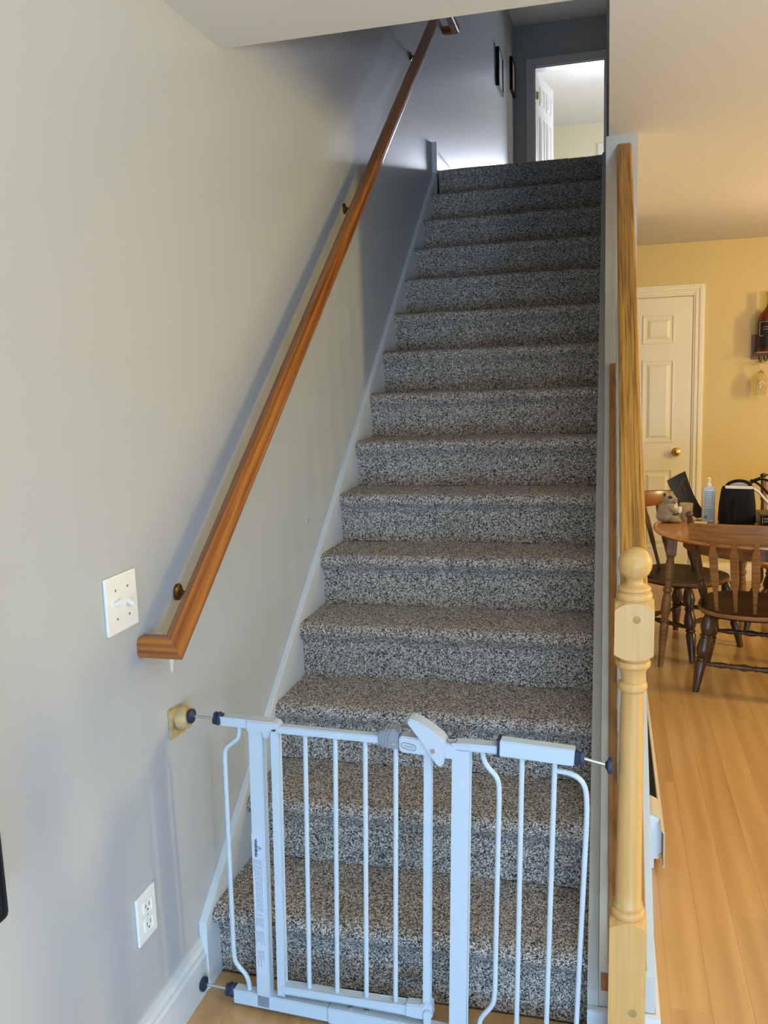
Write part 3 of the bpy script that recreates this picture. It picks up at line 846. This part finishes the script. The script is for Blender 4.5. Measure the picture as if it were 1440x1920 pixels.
# ------------------------------------------------------------------ dining table
TC = Vector((1.68, 2.62)); TZ = .715
tb = thing('dining_table', 'round brown wooden dining table with turned splayed legs behind the newel post', 'table', (TC.x, TC.y, FZ))
bm = B(); lathe(bm, TC.x, TC.y, [(TZ-.030, .470), (TZ-.028, .488), (TZ-.018, .498), (TZ-.008, .498), (TZ-.002, .493), (TZ, .486), (TZ, .02)], 72)
o = obj('tabletop', bm, MW['tablewood'], tb)
for f in o.data.polygons:
    if f.normal.z > .98: f.use_smooth = False
bm = B()
ra = [(TZ-.105, .355), (TZ-.0305, .355)]
lathe(bm, TC.x, TC.y, ra, 4*6)
obj('apron', bm, MW['midwood'], tb)
LEGP = [(0, .024), (.13, .025), (.14, .024), (.16, .019), (.175, .0255), (.19, .019), (.24, .0275), (.30, .030), (.36, .0245), (.40, .019), (.415, .027), (.43, .027), (.445, .019), (.47, .024), (.55, .029), (.60, .026), (.635, .019), (.65, .027), (.665, .019), (.69, .026), (.74, .0245), (.9, .018), (1, .0155)]
for a in (182, 272, 2, 92):
    c, s_ = math.cos(math.radians(a)), math.sin(math.radians(a))
    bm = B()
    p0, p1 = (TC.x+.405*c, TC.y+.405*s_, TZ-.031), (TC.x+.455*c, TC.y+.455*s_, FZ)
    turned(bm, p0, p1, [(t, r*.84) for t, r in LEGP], 16)
    q0 = Vector(p0); q1 = q0+(Vector(p1)-q0)*.16
    bar(bm, q0, q1, .040, .040, (c, s_, 0), .003)
    obj('leg', bm, MW['midwood'], tb)

# ------------------------------------------------------------------ windsor chairs
CH_LEG = [(0, .013), (.05, .018), (.10, .022), (.17, .026), (.24, .020), (.27, .016), (.285, .0215), (.30, .0215), (.315, .016), (.36, .020), (.46, .026), (.52, .022), (.56, .016), (.575, .021), (.59, .021), (.605, .016), (.63, .021), (.80, .017), (1, .012)]
POST = [(0, .0125), (.10, .017), (.17, .0215), (.24, .019), (.27, .013), (.29, .0185), (.31, .0185), (.33, .013), (.42, .018), (.52, .0185), (.66, .013), (.685, .018), (.70, .018), (.715, .0135), (.80, .0155), (.90, .0145), (.945, .011), (.955, .014), (.97, .0185), (.985, .017), (.997, .009), (1, .002)]
STR = [(0, .008), (.12, .010), (.25, .015), (.33, .010), (.36, .014), (.39, .010), (.5, .017), (.61, .010), (.64, .014), (.67, .010), (.75, .015), (.88, .010), (1, .008)]
def windsor(label, loc, rz, frame_m, seat_m, crest_m, edge_m):
    t = thing('dining_chair', label, 'chair', (loc[0], loc[1], FZ), rz, 'dining chairs around the table', world=False)
    SZ = .40
    # seat: rounded, dished
    bm = B(); n = 40; rings = []
    def outline(z, s):
        pts = []
        for k in range(n):
            a = 2*math.pi*k/n; c, q = math.cos(a), math.sin(a)
            e = 2/2.5
            x = .222*math.copysign(abs(c)**e, c)*s; y = (.235 if q > 0 else .255)*math.copysign(abs(q)**e, q)*s - .02
            pts.append(Vector((x, y, z)))
        return pts
    ring_skin(bm, [outline(SZ-.030, .90), outline(SZ-.028, .965), outline(SZ-.020, .995), outline(SZ-.008, 1.0), outline(SZ-.001, .985), outline(SZ, .95), outline(SZ-.008, .80), outline(SZ-.012, .5), outline(SZ-.012, .1)])
    st_ = obj('seat', bm, seat_m, t); st_.data.materials.append(edge_m)
    for f in st_.data.polygons:
        if abs(f.normal.z) < .6 and f.center.z > SZ-.03: f.material_index = 1
    for sx in (-1, 1):
        for sy in (-1, 1):
            bm = B(); turned(bm, (.155*sx, .15*sy-.01, SZ-.026), (.205*sx, .212*sy, .0), [(t, r*1.25) for t, r in CH_LEG], 14)
            obj('leg', bm, frame_m, t)
            bm = B(); lathe(bm, .205*sx, .212*sy, [(.0002, .0135), (.004, .0135), (.006, .0125)], 12)
    def at(sx, sy, z):
        f = (SZ-.026-z)/(SZ-.026); return ((.155+.05*f)*sx, (.15*sy-.01)+(.062*sy+.01)*f, z)
    for a, b, z in (((-1, -1), (-1, 1), .17), ((1, -1), (1, 1), .17), ((-1, -1), (1, -1), .135), ((-1, 1), (1, 1), .195)):
        bm = B(); turned(bm, at(*a, z), at(*b, z), STR, 12); obj('stretcher', bm, frame_m, t)
    for sx in (-1, 1):
        bm = B(); turned(bm, (.185*sx, -.075, SZ-.012), (.245*sx, -.262, .862), POST, 14); obj('back_post', bm, frame_m, t)
    def arc(x): return -.325+.060*(x/.24)**2
    # arrow-back spindles, flat
    for x0, x1 in ((-.122, -.138), (-.04, -.046), (.04, .046), (.122, .138)):
        y0 = -.200+.30*x0*x0*4*.5; p0 = Vector((x0, y0, SZ-.010)); p1 = Vector((x1, arc(x1), .745))
        bm = B(); d = p1-p0; rr = []
        for tt, wd, th in ((0, .007, .007), (.12, .0085, .007), (.30, .010, .006), (.42, .017, .0055), (.80, .0185, .0055), (.90, .011, .006), (1, .009, .006)):
            c = p0+d*tt; u = Vector((1, 0, 0)); v = d.cross(u).normalized()
            rr.append([c+u*a*wd+v*b*th for a, b in ((-1, -.5), (-.7, -1), (.7, -1), (1, -.5), (1, .5), (.7, 1), (-.7, 1), (-1, .5))])
        ring_skin(bm, rr)
        for f in bm.faces: f.smooth = False
        obj('spindle', bm, frame_m if crest_m is MW['redwood'] else crest_m, t)
    # curved crest rail
    bm = B(); rr = []
    for i in range(21):
        x = -.238+.476*i/20; y = arc(x); h = .040+.006*math.cos(math.pi*x/.48)
        zc = .772+.004*math.cos(math.pi*x/.48)
        ny = Vector((-.12*x/.24**2, 1, .25)).normalized()
        up_ = Vector((0, -.25, 1)).normalized()
        c = Vector((x, y, zc))
        rr.append([c+ny*a*.0105+up_*b*h for a, b in ((-1, -.85), (-.6, -1), (.6, -1), (1, -.85), (1, .85), (.6, 1), (-.6, 1), (-1, .85))])
    ring_skin(bm, rr)
    for f in bm.faces: f.smooth = abs(f.normal.z) < .5
    obj('crest_rail', bm, crest_m, t)
    return t
windsor('dark brown arrow-back dining chair with its back to the camera, nearest the newel post', (1.61, 2.43), math.radians(-12.6), MW['darkwood'], MW['seatwood'], MW['midwood'], MW['midwood'])
windsor('dark brown dining chair left of the table, in front of the white door', (1.368, 2.995), math.radians(-132), MW['darkwood'], MW['seatwood'], MW['redwood'], MW['midwood'])
windsor('dining chair coloured lamplit orange at the far right of the table by the yellow wall', (2.0, 3.42), math.radians(158), MW['darkwood'], MW['lamplit'], MW['lamplit'], MW['lamplit'])

# ------------------------------------------------------------------ things on the table
fg = thing('animal_figurine', 'grey stoneware animal figurine sitting upright at the left edge of the table', 'figurine', (1.252, 2.72, TZ))
def figurine():
    cx, cy, z = 1.252, 2.72, TZ
    bm = B()
    ball(bm, (cx, cy, z+.052), .050, 20, (.95, .9, 1.12))
    ball(bm, (cx-.004, cy, z+.03), .050, 20, (1.0, .95, .62))
    ball(bm, (cx+.008, cy-.004, z+.122), .034, 20, (1.0, .95, .95))
    ball(bm, (cx+.036, cy-.018, z+.116), .018, 14, (1.1, .9, .8))
    ball(bm, (cx-.012, cy-.024, z+.145), .012, 12); ball(bm, (cx+.020, cy+.022, z+.147), .012, 12)
    for s in (-1, 1):
        ball(bm, (cx+.026, cy+s*.034-.004, z+.072), .017, 14, (1.5, .8, .85), (0, .5, 0))
        ball(bm, (cx+.032, cy+s*.030, z+.022), .024, 14, (1.25, .8, .85))
        ball(bm, (cx+.056, cy+s*.028, z+.012), .013, 12, (1.2, .9, .8))
    o = obj('body', bm, MW['stone'], fg)
    rm = o.modifiers.new('remesh', 'REMESH'); rm.mode = 'VOXEL'; rm.voxel_size = .0035; rm.use_smooth_shade = True
    sm = o.modifiers.new('smooth', 'SMOOTH'); sm.iterations = 3
    for nm, c, r, sc in (('nose', (cx+.052, cy-.022, z+.118), .009, (.8, 1, .9)), ('eye_patch', (cx+.013, cy-.034, z+.132), .009, (1.3, .6, .9)),
                         ('eye_patch', (cx+.036, cy+.004, z+.132), .009, (1, 1, 1)), ('inner_ear', (cx-.013, cy-.033, z+.146), .0075, (1, .6, 1))):
        bm = B(); ball(bm, c, r, 12, sc); obj(nm, bm, MW['stonedark'], fg)
    bm = B(); ball(bm, (cx+.036, cy-.016, z+.066), .023, 16, (.7, .9, 1.0))
    lathe(bm, cx+.056, cy-.016, [(z+.052, .012), (z+.056, .015), (z+.082, .016), (z+.082, .012)], 16)
    obj('white_mug', bm, MW['stonelight'], fg)
    bm = B(); lathe(bm, cx+.036, cy-.016, [(z+.042, .0232), (z+.046, .0242), (z+.050, .0238)], 16); obj('dark_band', bm, MW['stonedark'], fg)
figurine()
cd = thing('candle_glass', 'cream candle in a small straight glass beside the figurine', 'candle', (1.352, 2.80, TZ))
bm = B(); lathe(bm, 1.352, 2.80, [(TZ, .027), (TZ+.004, .029), (TZ+.085, .034), (TZ+.086, .0325), (TZ+.055, .0305), (TZ+.055, .005)], 28); obj('glass', bm, MW['wax'], cd)
bm = B(); lathe(bm, 1.352, 2.80, [(TZ+.0555, .030), (TZ+.058, .029), (TZ+.058, .004)], 24)
tube(bm, [(1.352, 2.80, TZ+.057), (1.353, 2.80, TZ+.068)], .0012, 6); obj('wax', bm, MW['waxcore'], cd)
# bent black leather flap
fl_ = B()
rows = [((1.262, 2.90, .905), (1.352, 2.90, .955)), ((1.272, 2.89, .880), (1.362, 2.89, .925)), ((1.290, 2.88, .845), (1.374, 2.88, .885)), ((1.312, 2.865, .805), (1.392, 2.865, .84)), ((1.338, 2.85, .768), (1.415, 2.85, .795)), ((1.372, 2.84, .738), (1.438, 2.84, .757)), ((1.41, 2.83, .7165), (1.462, 2.83, .727))]
ncol = 8
gv = []
for l, r in rows:
    l, r = Vector(l), Vector(r)
    gv.append([l.lerp(r, j/ncol)+Vector((0, .012*math.sin(math.pi*j/ncol), 0)) for j in range(ncol+1)])
nrm = Vector((.25, -.93, -.1)).normalized()*-.005
A_ = [[fl_.verts.new(p) for p in r] for r in gv]; Bk = [[fl_.verts.new(p+nrm) for p in r] for r in gv]
fs = []
for i in range(len(rows)-1):
    for j in range(ncol):
        fs.append(fl_.faces.new((A_[i][j], A_[i][j+1], A_[i+1][j+1], A_[i+1][j]))); fs.append(fl_.faces.new((Bk[i][j], Bk[i+1][j], Bk[i+1][j+1], Bk[i][j+1])))
for i in range(len(rows)-1):
    fs.append(fl_.faces.new((A_[i][0], A_[i+1][0], Bk[i+1][0], Bk[i][0]))); fs.append(fl_.faces.new((A_[i][ncol], Bk[i][ncol], Bk[i+1][ncol], A_[i+1][ncol])))
for j in range(ncol):
    fs.append(fl_.faces.new((A_[0][j], Bk[0][j], Bk[0][j+1], A_[0][j+1]))); fs.append(fl_.faces.new((A_[-1][j], A_[-1][j+1], Bk[-1][j+1], Bk[-1][j])))
bmesh.ops.recalc_face_normals(fl_, faces=fs)
lp = thing('leather_pouch', 'black leather pouch standing curved behind the candle glass', 'pouch', (1.40, 2.85, TZ))
obj('flap', fl_, MW['leather'], lp)
bm = B(); tube(bm, [gv[2][0]-nrm*.2, gv[2][3]-nrm*.3, gv[1][6]-nrm*.3, gv[1][8]-nrm*.2], .0015, 6, 2); tube(bm, [gv[1][5]-nrm*.3, gv[3][5]-nrm*.3], .0012, 6)
obj('seam', bm, MW['seam'], lp)
# sanitizer bottle
sb = thing('pump_bottle', 'clear hand sanitizer pump bottle with blue label in the middle of the table', 'bottle', (1.452, 2.74, TZ))
bxx, byy = 1.452, 2.74
def rrect(bm, cx, cy, prof, r=.3, n=5):
    rings = []
    for z, hw, hd in prof:
        rr = min(hw, hd)*.55; ring = []
        for sx, sy, a0 in ((1, 1, 0), (-1, 1, 90), (-1, -1, 180), (1, -1, 270)):
            for t in range(n+1):
                a = math.radians(a0+90*t/n); ring.append(Vector((cx+sx*(hw-rr)+rr*math.cos(a), cy+sy*(hd-rr)+rr*math.sin(a), z)))
        rings.append(ring)
    ring_skin(bm, rings)
bm = B(); rrect(bm, bxx, byy, [(TZ+.0005, .029, .019), (TZ+.004, .031, .021), (TZ+.165, .031, .021), (TZ+.176, .028, .019), (TZ+.181, .014, .013)]); obj('body', bm, MW['sani'], sb)
bm = B(); rrect(bm, bxx, byy-.0008, [(TZ+.016, .0285, .0209), (TZ+.160, .0285, .0209)]); lbo = obj('label', bm, MW['sanilabel'], sb)
bm = B()
for i in range(9):
    z = TZ+.150-i*.0095; wd = random.uniform(.012, .022)
    bx(bm, bxx-wd, bxx+wd, byy-.0222, byy-.0216, z, z+.003)
obj('print_lines', bm, MW['paper'], lbo)
bm = B()
for i in range(9): bx(bm, bxx-.022+i*.0018, bxx-.022+i*.0018+.0009, byy-.0222, byy-.0216, TZ+.022, TZ+.034)
obj('barcode', bm, MW['ink'], lbo)
bm = B(); lathe(bm, bxx, byy, [(TZ+.180, .0135), (TZ+.184, .014), (TZ+.196, .0125), (TZ+.198, .006), (TZ+.208, .005), (TZ+.210, .0085), (TZ+.222, .0095), (TZ+.226, .006), (TZ+.227, .001)], 20)
tube(bm, [(bxx, byy, TZ+.217), (bxx+.005, byy-.024, TZ+.215)], .0045, 8); obj('pump', bm, MW['cream_pump'], sb)
# flat envelope
bm = B(); bar(bm, (1.36, 2.70, TZ+.004), (1.44, 2.68, TZ+.004), .055, .006, (0, 1, 0), .001)
o = obj('envelope', bm, MW['paper'], base=(1.40, 2.69, TZ)); tag(o, 'white envelope lying flat on the table before the pump bottle', 'envelope')
# black bag
bg = thing('lunch_bag', 'black fabric bag with a top handle and white papers poking out, on the table', 'bag', (1.585, 2.72, TZ))
bm = B(); rrect(bm, 1.585, 2.72, [(TZ+.0005, .080, .058), (TZ+.008, .086, .063), (TZ+.09, .083, .060), (TZ+.165, .074, .050), (TZ+.182, .068, .043), (TZ+.184, .060, .036)]); obj('body', bm, MW['fabric'], bg)
bm = B(); prism(bm, [(1.555, TZ+.02), (1.625, TZ+.02), (1.620, TZ+.125), (1.612, TZ+.133), (1.564, TZ+.133), (1.556, TZ+.125)], 'y', 2.6555, 2.666, .003); obj('front_pocket', bm, MW['fabric'], bg)
bm = B(); tube(bm, [(1.525, 2.70, TZ+.178), (1.540, 2.69, TZ+.205), (1.585, 2.685, TZ+.218), (1.630, 2.69, TZ+.208), (1.650, 2.70, TZ+.178)], .008, 10, 2); obj('handle', bm, MW['fabric'], bg)
bm = B(); bar(bm, (1.522, 2.676, TZ+.186), (1.650, 2.676, TZ+.182), .014, .012, (0, 0, 1), .002); bar(bm, (1.535, 2.71, TZ+.192), (1.63, 2.71, TZ+.196), .016, .018, (0, 0, 1), .002); obj('papers', bm, MW['paper'], bg)
# black case with a printed edge
cs_ = thing('black_case', 'low black case with white printing beside the bag at the right edge', 'case', (1.765, 2.70, TZ))
bm = B(); bx(bm, 1.685, 1.86, 2.62, 2.80, TZ+.0005, TZ+.055, .004); obj('body', bm, MW['black'], cs_)
bm = B()
bx(bm, 1.688, 1.691, 2.6185, 2.6205, TZ+.014, TZ+.044)
for r in range(2):
    x = 1.696
    while x < 1.80:
        L = random.uniform(.003, .007); bx(bm, x, x+L, 2.6188, 2.6204, TZ+.020+r*.013, TZ+.027+r*.013); x += L+.002
obj('printing', bm, MW['cable'], cs_)
# black cables looping behind the bag
bm = B()
tube(bm, [(1.655, 2.79, TZ+.19), (1.70, 2.79, TZ+.215), (1.75, 2.79, TZ+.20), (1.80, 2.79, TZ+.12), (1.84, 2.79, TZ+.062)], .006, 8, 2)
tube(bm, [(1.655, 2.80, TZ+.205), (1.69, 2.80, TZ+.19), (1.74, 2.80, TZ+.14), (1.79, 2.80, TZ+.065)], .006, 8, 2)
tube(bm, [(1.65, 2.79, TZ+.20), (1.70, 2.78, TZ+.222), (1.76, 2.78, TZ+.245)], .003, 8, 2)
o = obj('power_cable', bm, MW['black'], base=(1.74, 2.79, TZ+.06)); tag(o, 'black power cables looping up behind the black case', 'cable')
bm = B(); tube(bm, [(1.665, 2.775, TZ+.165), (1.69, 2.77, TZ+.15), (1.73, 2.77, TZ+.10), (1.76, 2.77, TZ+.062)], .007, 8, 2)
o = obj('power_cable', bm, MW['paper'], base=(1.73, 2.77, TZ+.06)); tag(o, 'white cable hanging down between bag and black case', 'cable')
for k, (pts) in enumerate(([(1.62, 2.52, 0), (1.66, 2.57, 0), (1.72, 2.56, 0), (1.80, 2.59, 0)], [(1.60, 2.47, 0), (1.65, 2.53, 0), (1.69, 2.49, 0), (1.78, 2.53, 0)], [(1.63, 2.545, 0), (1.70, 2.53, 0), (1.77, 2.50, 0)])):
    bm = B(); tube(bm, [(x, y, TZ+.0035+.006*k*0) for x, y, _ in pts], .0032, 8, 3)
    o = obj('thin_cord', bm, MW['cable'], base=(pts[0][0], pts[0][1], TZ)); tag(o, ('thin grey cord curling closest behind the front of the table, middle of three', 'thin grey cord nearest the table front edge, before the black case', 'straightest of the three thin grey cords before the black case')[k], 'cord', 'thin grey cords on the table')

# ------------------------------------------------------------------ wall rack with bottle and hanging glass
BX, BY = 2.000, 4.500
rk = thing('bottle_rack', 'small wooden wall rack holding the bottle, on the yellow wall', 'rack', (BX, YB, 1.53))
bm = B(); bx(bm, BX-.095, BX+.095, YB-.018, YB, 1.535, 1.70, .003); obj('back_board', bm, MW['rackwood'], rk)
bm = B(); bx(bm, BX-.085, BX+.085, YB-.175, YB-.018, 1.572, 1.584, .002); obj('shelf', bm, MW['rackwood'], rk)
for dx in (-.045, -.012, .012, .045):
    bm = B(); tube(bm, [(BX+dx, YB-.02, 1.571), (BX+dx, YB-.02, 1.525), (BX+dx, YB-.10, 1.522), (BX+dx, YB-.112, 1.53)], .0035, 8, 2); obj('glass_peg', bm, MW['bronze'], rk)
bt = thing('liquor_bottle', 'amber liquor bottle with black label standing in the wall rack', 'bottle', (BX, BY, 1.5845))
bm = B(); lathe(bm, BX, BY, [(1.5845, .066), (1.589, .072), (1.795, .072), (1.812, .070), (1.835, .056), (1.862, .032), (1.880, .022), (1.895, .0185), (1.93, .018)], 28); obj('body', bm, MW['amber'], bt)
bm = B(); lathe(bm, BX, BY, [(1.893, .0215), (1.955, .0205), (1.958, .023), (1.974, .023), (1.976, .018)], 24); obj('cap', bm, MW['gold'], bt)
bm = B(); lathe(bm, BX, BY, [(1.600, .0727), (1.785, .0727)], 28, False); lb2 = obj('label', bm, MW['labelblack'], bt)
def cyl_pt(a, z, r=.0733):
    a = math.radians(a); return Vector((BX+r*math.sin(a), BY-r*math.cos(a), z))
bm = B()
tube(bm, [cyl_pt(a, 1.778) for a in range(-62, 63, 6)], .0014, 5); tube(bm, [cyl_pt(-62, z) for z in (1.778, 1.75, 1.69)], .0014, 5); tube(bm, [cyl_pt(62, z) for z in (1.778, 1.75, 1.69)], .0014, 5)
tube(bm, [cyl_pt(-62, 1.69), cyl_pt(-50, 1.684), cyl_pt(-38, 1.69)], .0014, 5)
for zz in (1.744, 1.728): tube(bm, [cyl_pt(a, zz) for a in range(-40, 41, 5)], .0011, 5)
obj('white_border', bm, MW['paper'], lb2)
bm = B(); tube(bm, [cyl_pt(-14, 1.755), cyl_pt(-2, 1.776), cyl_pt(10, 1.755)], .002, 5); tube(bm, [cyl_pt(-9, 1.762), cyl_pt(5, 1.762)], .0015, 5)
obj('red_emblem', bm, MW['red'], lb2)
wg = thing('wine_glass', 'clear wine glass hanging upside down beneath the bottle rack', 'glass', (BX-.045, BY-.005, 1.295))
GX, GY = BX-.045, BY-.005
def shell(bm, outer, th):
    inner = [(z, max(r-th, .001)) for z, r in outer]
    lathe(bm, GX, GY, outer+inner[::-1], 28, False)
bm = B()
lathe(bm, GX, GY, [(1.521, .004), (1.5205, .032), (1.5185, .033), (1.514, .010), (1.508, .004), (1.468, .0034), (1.458, .006), (1.448, .016), (1.430, .029), (1.405, .040), (1.375, .0445), (1.345, .0435), (1.310, .038), (1.295, .0355),
                    (1.295, .0343), (1.310, .0368), (1.345, .0422), (1.375, .0432), (1.405, .0386), (1.430, .0275), (1.447, .0145), (1.452, .002)], 28)
obj('bowl_and_stem', bm, MW['glass'], wg)
